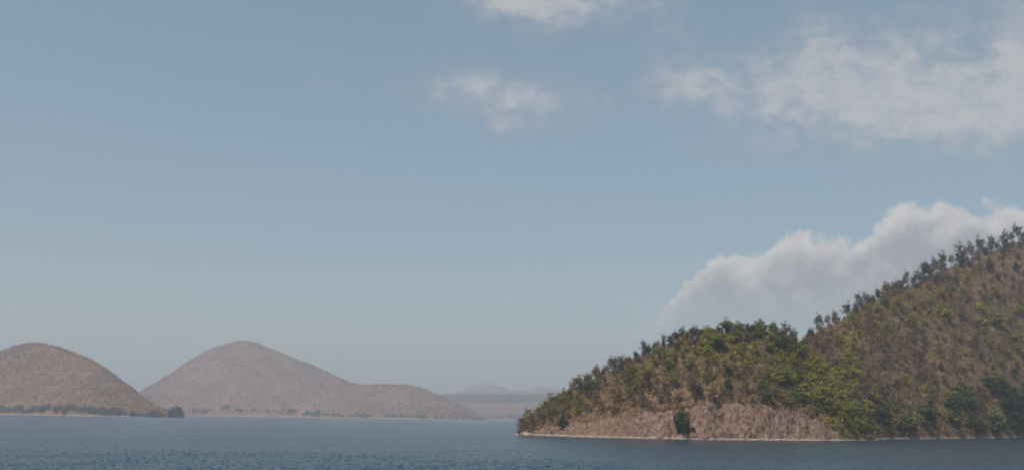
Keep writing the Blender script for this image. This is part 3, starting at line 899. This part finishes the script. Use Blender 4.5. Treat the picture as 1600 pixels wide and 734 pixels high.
# --- brush that covers the ground between them: nobody could count it
def brush(name, label, hill, n, px0, px1, r0, r1, size, faces, seed, mat, leafsize, flatz=0.7, keep=None, thin=None):
    rg = np.random.default_rng(seed)
    P = hill.scatter(n, px0, px1, r0, r1, rg)
    if keep is not None:
        X, Y = project(P)
        P = P[keep(X, Y, rg)]
    n = len(P)
    var = []
    for k in range(10):
        off = rg.normal(size=(faces, 3)); off /= np.linalg.norm(off, axis=1)[:, None]
        off *= (rg.uniform(0.2, 1.0, faces) ** 0.5)[:, None]
        off[:, 2] = np.abs(off[:, 2]) * flatz * 1.3
        q = leaves(off, np.full(faces, leafsize), rg, 0.6, out=off, loose=0.5 if faces > 10 else 0.2)
        nt = max(3, faces // 5) if False else (2 if faces > 10 else 0)                         # upright stems
        st = rg.normal(0, 0.35, (nt, 3)); st[:, 2] = -0.1
        dr = rg.normal(0, 0.28, (nt, 3)); dr[:, 2] = 1.0
        sd = rg.normal(size=(nt, 3)); sd[:, 2] = 0; sd /= np.linalg.norm(sd, axis=1)[:, None]
        en = st + dr * rg.uniform(0.7, 1.5, nt)[:, None]
        q2 = np.stack([st - sd * 0.035, st + sd * 0.035, en + sd * 0.012, en - sd * 0.012], 1)
        var.append(np.concatenate([q, q2]))
    var = np.array(var)
    pick = rg.integers(0, 10, n)
    an = rg.uniform(0, 6.28, n)
    s = size * rg.uniform(0.5, 1.1, n) * np.where(rg.random(n) < 0.22, 1.75, 1.0)
    Q = var[pick]
    ca, sa = np.cos(an)[:, None, None], np.sin(an)[:, None, None]
    X = (Q[..., 0] * ca - Q[..., 1] * sa) * s[:, None, None] + P[:, None, None, 0]
    Y = (Q[..., 0] * sa + Q[..., 1] * ca) * s[:, None, None] + P[:, None, None, 1]
    Z = Q[..., 2] * s[:, None, None] + P[:, None, None, 2]
    Q = np.stack([X, Y, Z], -1).reshape(-1, 4, 3)
    m = var.shape[1]
    pw = 22.0 if faces > 10 else 130.0
    patchy = np.clip(0.5 + 2.2 * fbm(P[:, 0] / pw + 3, P[:, 1] / pw + 8, 4), 0, 1)
    tint = np.clip(np.repeat(0.6 * patchy + 0.4 * rg.random(n), m) + rg.normal(0, 0.14, n * m), 0, 1)
    hue = np.repeat(rg.random(n), m)
    me = quad_mesh(name, Q, tint, {'hue': hue})
    ob = link(name, me, mat)
    tag(ob, label, 'brush', kind='stuff')
    return ob


def olive_keep(x, y, rg, least=0):
    v = np.zeros(len(x))
    for k in ('yellow', 'green', 'olive'):
        for (cx, cy, sx, sy, a) in PATCH[k]:
            if least and cx < least:
                continue
            v += a * np.exp(-((x - cx) / sx) ** 2 - ((y - cy) / sy) ** 2)
    return rg.random(len(x)) < np.clip(v * 0.55, 0, 0.9)


brush('dry_brush', 'dense dry brown brush covering the slope of the low spur', spur, 4300, 812, 1366, spur.i_cliff + 0.5, spur.i_ridge + 4, 1.65, 26, 61, LEAF['brown'], 0.20, flatz=0.5)
brush('green_brush', 'patches of olive green brush on the low spur', spur, 2600, 812, 1366, spur.i_cliff + 0.5, spur.i_ridge + 2, 1.35, 26, 62, LEAF['olive'], 0.24, keep=olive_keep)
brush('cliff_scrub', 'sparse dry scrub clinging to the rock cliff', spur, 320, 830, 1310, spur.i_shore + 5, spur.i_cliff, 0.8, 18, 65, LEAF['brown'], 0.26)
brush('dry_brush', 'dense dry brown brush covering the slope of the tall hill', main, 9500, 1215, 1640, main.i_shore + 4, main.i_ridge + 4, 2.3, 26, 63, LEAF['brown'], 0.19, flatz=0.5)
brush('green_brush', 'patches of olive green brush on the tall hill', main, 5200, 1215, 1640, main.i_shore + 3, main.i_ridge + 2, 1.8, 26, 64, LEAF['olive'], 0.24, keep=lambda x, y, g: olive_keep(x, y, g, 1312))

def flank_keep(x, y, rg):
    v = np.zeros(len(x))
    for (cx, cy, sx, sy, a) in PATCH['yellow'] + PATCH['green']:
        v += a * np.exp(-((x - cx) / sx) ** 2 - ((y - cy) / sy) ** 2)
    return rg.random(len(x)) < np.clip((v - 1.2) * 0.35, 0, 0.85)


brush('leafy_brush', 'yellow green leafy brush filling the flank of the low spur', spur, 3600, 1000, 1366, spur.i_cliff, spur.i_ridge + 1, 2.2, 26, 66, LEAF['yellow'], 0.2, keep=flank_keep)
brush('leafy_brush', 'yellow green leafy brush at the foot of the tall hill', main, 5200, 1250, 1640, main.i_shore + 1, main.i_ridge, 2.6, 26, 67, LEAF['green'], 0.2, keep=flank_keep)

# woods on the far hills, one mass each
brush('dry_woodland', 'leafless brown woodland covering the domed far hill', left, 15000, -60, 286, left.i_shore + 2, left.i_ridge + 5, 3.2, 6, 71, FAR_LEAF, 0.42, flatz=0.4)
brush('dry_woodland', 'hazy leafless woodland covering the peaked far hill', mid, 15000, 170, 772, mid.i_shore + 2, mid.i_ridge + 4, 4.0, 5, 72, FAR_LEAF, 0.5, flatz=0.4)
brush('far_woodland', 'dark wooded top of the far tableland', plain, 5200, 610, 1000, plain.i_ridge - 13, plain.i_ridge + 3, 8.0, 8, 73, FAR_GREEN, 0.6)

# --- tree rows along the far shores
rs = np.random.default_rng(33)
for px in np.concatenate([np.arange(-2, 262, 5.0)]):
    px = px + rs.uniform(-2.5, 2.5)
    p = left.point(np.array([float(left.col(px))]), np.array([left.i_shore + rs.uniform(0.6, 4.0)]))[0]
    plant('shore_tree', p, rs.uniform(8, 19), rs.choice(['full', 'open', 'full']), FAR_GREEN, 'grey green tree in the row along the shore of the domed far hill', 'tree',
          'trees along the shore of the domed far hill', rs, rs.uniform(1.4, 2.4))
for i, (px, h, wd, lb) in enumerate([(268, 20, 1.1, 'dark tree on the point, farthest back of the block of three'),
                                     (275, 25, 1.0, 'tallest dark tree in the block on the far point'), (281, 22, 0.9, 'dark tree at the outer end of the far point above the water')]):
    p = left.point(np.array([float(left.col(px))]), np.array([left.i_shore + 2.0]))[0]
    plant('point_tree', p, h * 1.1, 'bush', LEAF['dark'], lb, 'tree', 'dark trees on the far point', rs, wd)
for px in rs.uniform(290, 760, 90):
    p = mid.point(np.array([float(mid.col(px))]), np.array([mid.i_shore + rs.uniform(1.5, 5.0)]))[0]
    plant('shore_tree', p, rs.uniform(6, 19), rs.choice(['full', 'open', 'bush']), FAR_GREEN, 'small hazy tree along the shore of the peaked far hill', 'tree',
          'trees along the shore of the peaked far hill', rs, rs.uniform(1.2, 2.0))
for px in rs.uniform(700, 815, 22):
    p = plain.point(np.array([float(plain.col(px))]), np.array([plain.i_shore + rs.uniform(1.5, 4.0)]))[0]
    plant('shore_tree', p, rs.uniform(9, 26), rs.choice(['full', 'bush']), FAR_GREEN, 'faint tree along the farthest shore below the tableland', 'tree',
          'trees along the farthest shore', rs, rs.uniform(1.3, 2.0))


# --- boulders at the waterline of the spur
def boulder_mesh(seed):
    import bmesh
    rg = np.random.default_rng(seed)
    bm = bmesh.new()
    bmesh.ops.create_icosphere(bm, subdivisions=2, radius=1.0)
    ph = rg.uniform(0, 6, 6)
    for v in bm.verts:
        c = v.co
        f = 1 + 0.22 * math.sin(c.x * 2.3 + ph[0]) + 0.18 * math.sin(c.y * 3.1 + ph[1]) + 0.15 * math.sin(c.z * 3.7 + ph[2]) + rg.uniform(-0.07, 0.07)
        v.co = c * f
        v.co.z *= 0.7
    me = bpy.data.meshes.new('boulder')
    bm.to_mesh(me); bm.free()
    return me


BO = [boulder_mesh(s) for s in range(5)]
for b in BO:
    b.materials.append(M_ROCK)
rs = np.random.default_rng(44)
nb = 0
for px in list(np.arange(812, 1320, 9.0)):
    px = px + rs.uniform(-4, 4)
    p = spur.point(np.array([float(spur.col(px))]), np.array([spur.i_shore + rs.uniform(-0.3, 0.8)]))[0]
    o = link('boulder', BO[rs.integers(5)])
    big = rs.uniform(0.5, 1.1)
    if abs(px - 822) < 8:
        big = 2.2
    o.location = (p[0], p[1], p[2] - 0.1)
    o.scale = (big * rs.uniform(0.9, 1.6), big * rs.uniform(0.9, 1.4), big * rs.uniform(0.7, 1.0))
    o.rotation_euler = (0, 0, rs.uniform(0, 6.28))
    if big > 2:
        nb += 1
        tag(o, 'large pale boulder at the tip of the spur, %s of the big ones' % ORD[nb - 1], 'boulder', 'boulders along the waterline')
    else:
        tag(o, 'small pale boulder in the bleached line along the foot of the spur', 'boulder', 'boulders along the waterline')

# ------------------------------------------------------------------ haze
hm = bpy.data.materials.new('haze_air'); hm.use_nodes = True
t = NT(hm.node_tree)
pv = t.n('ShaderNodeVolumePrincipled')
pv.inputs['Color'].default_value = rgb(0.80, 0.86, 0.95)
pv.inputs['Density'].default_value = 0.000165
pv.inputs['Anisotropy'].default_value = 0.2
o = t.n('ShaderNodeOutputMaterial'); t.set(o.inputs['Volume'], pv.outputs[0])
x0, x1, y0, y1, z0, z1 = -9000, 9000, -1500, 9800, -3.0, 0
z1 = max(float(h.G[..., 2].max()) for h in (spur, main, left, mid, plain, peaks)) + 40
V = [(x0, y0, z0), (x1, y0, z0), (x1, y1, z0), (x0, y1, z0), (x0, y0, z1), (x1, y0, z1), (x1, y1, z1), (x0, y1, z1)]
F = [[0, 3, 2, 1], [4, 5, 6, 7], [0, 1, 5, 4], [1, 2, 6, 5], [2, 3, 7, 6], [3, 0, 4, 7]]
hz = link('haze', raw_mesh('haze', np.array(V, float), F), hm)
tag(hz, 'pale dry season haze over the lake', kind='stuff')
print('tris', sum(len(m.polygons) for m in bpy.data.meshes) * 2, 'objects', len(bpy.data.objects), 'haze top', z1)
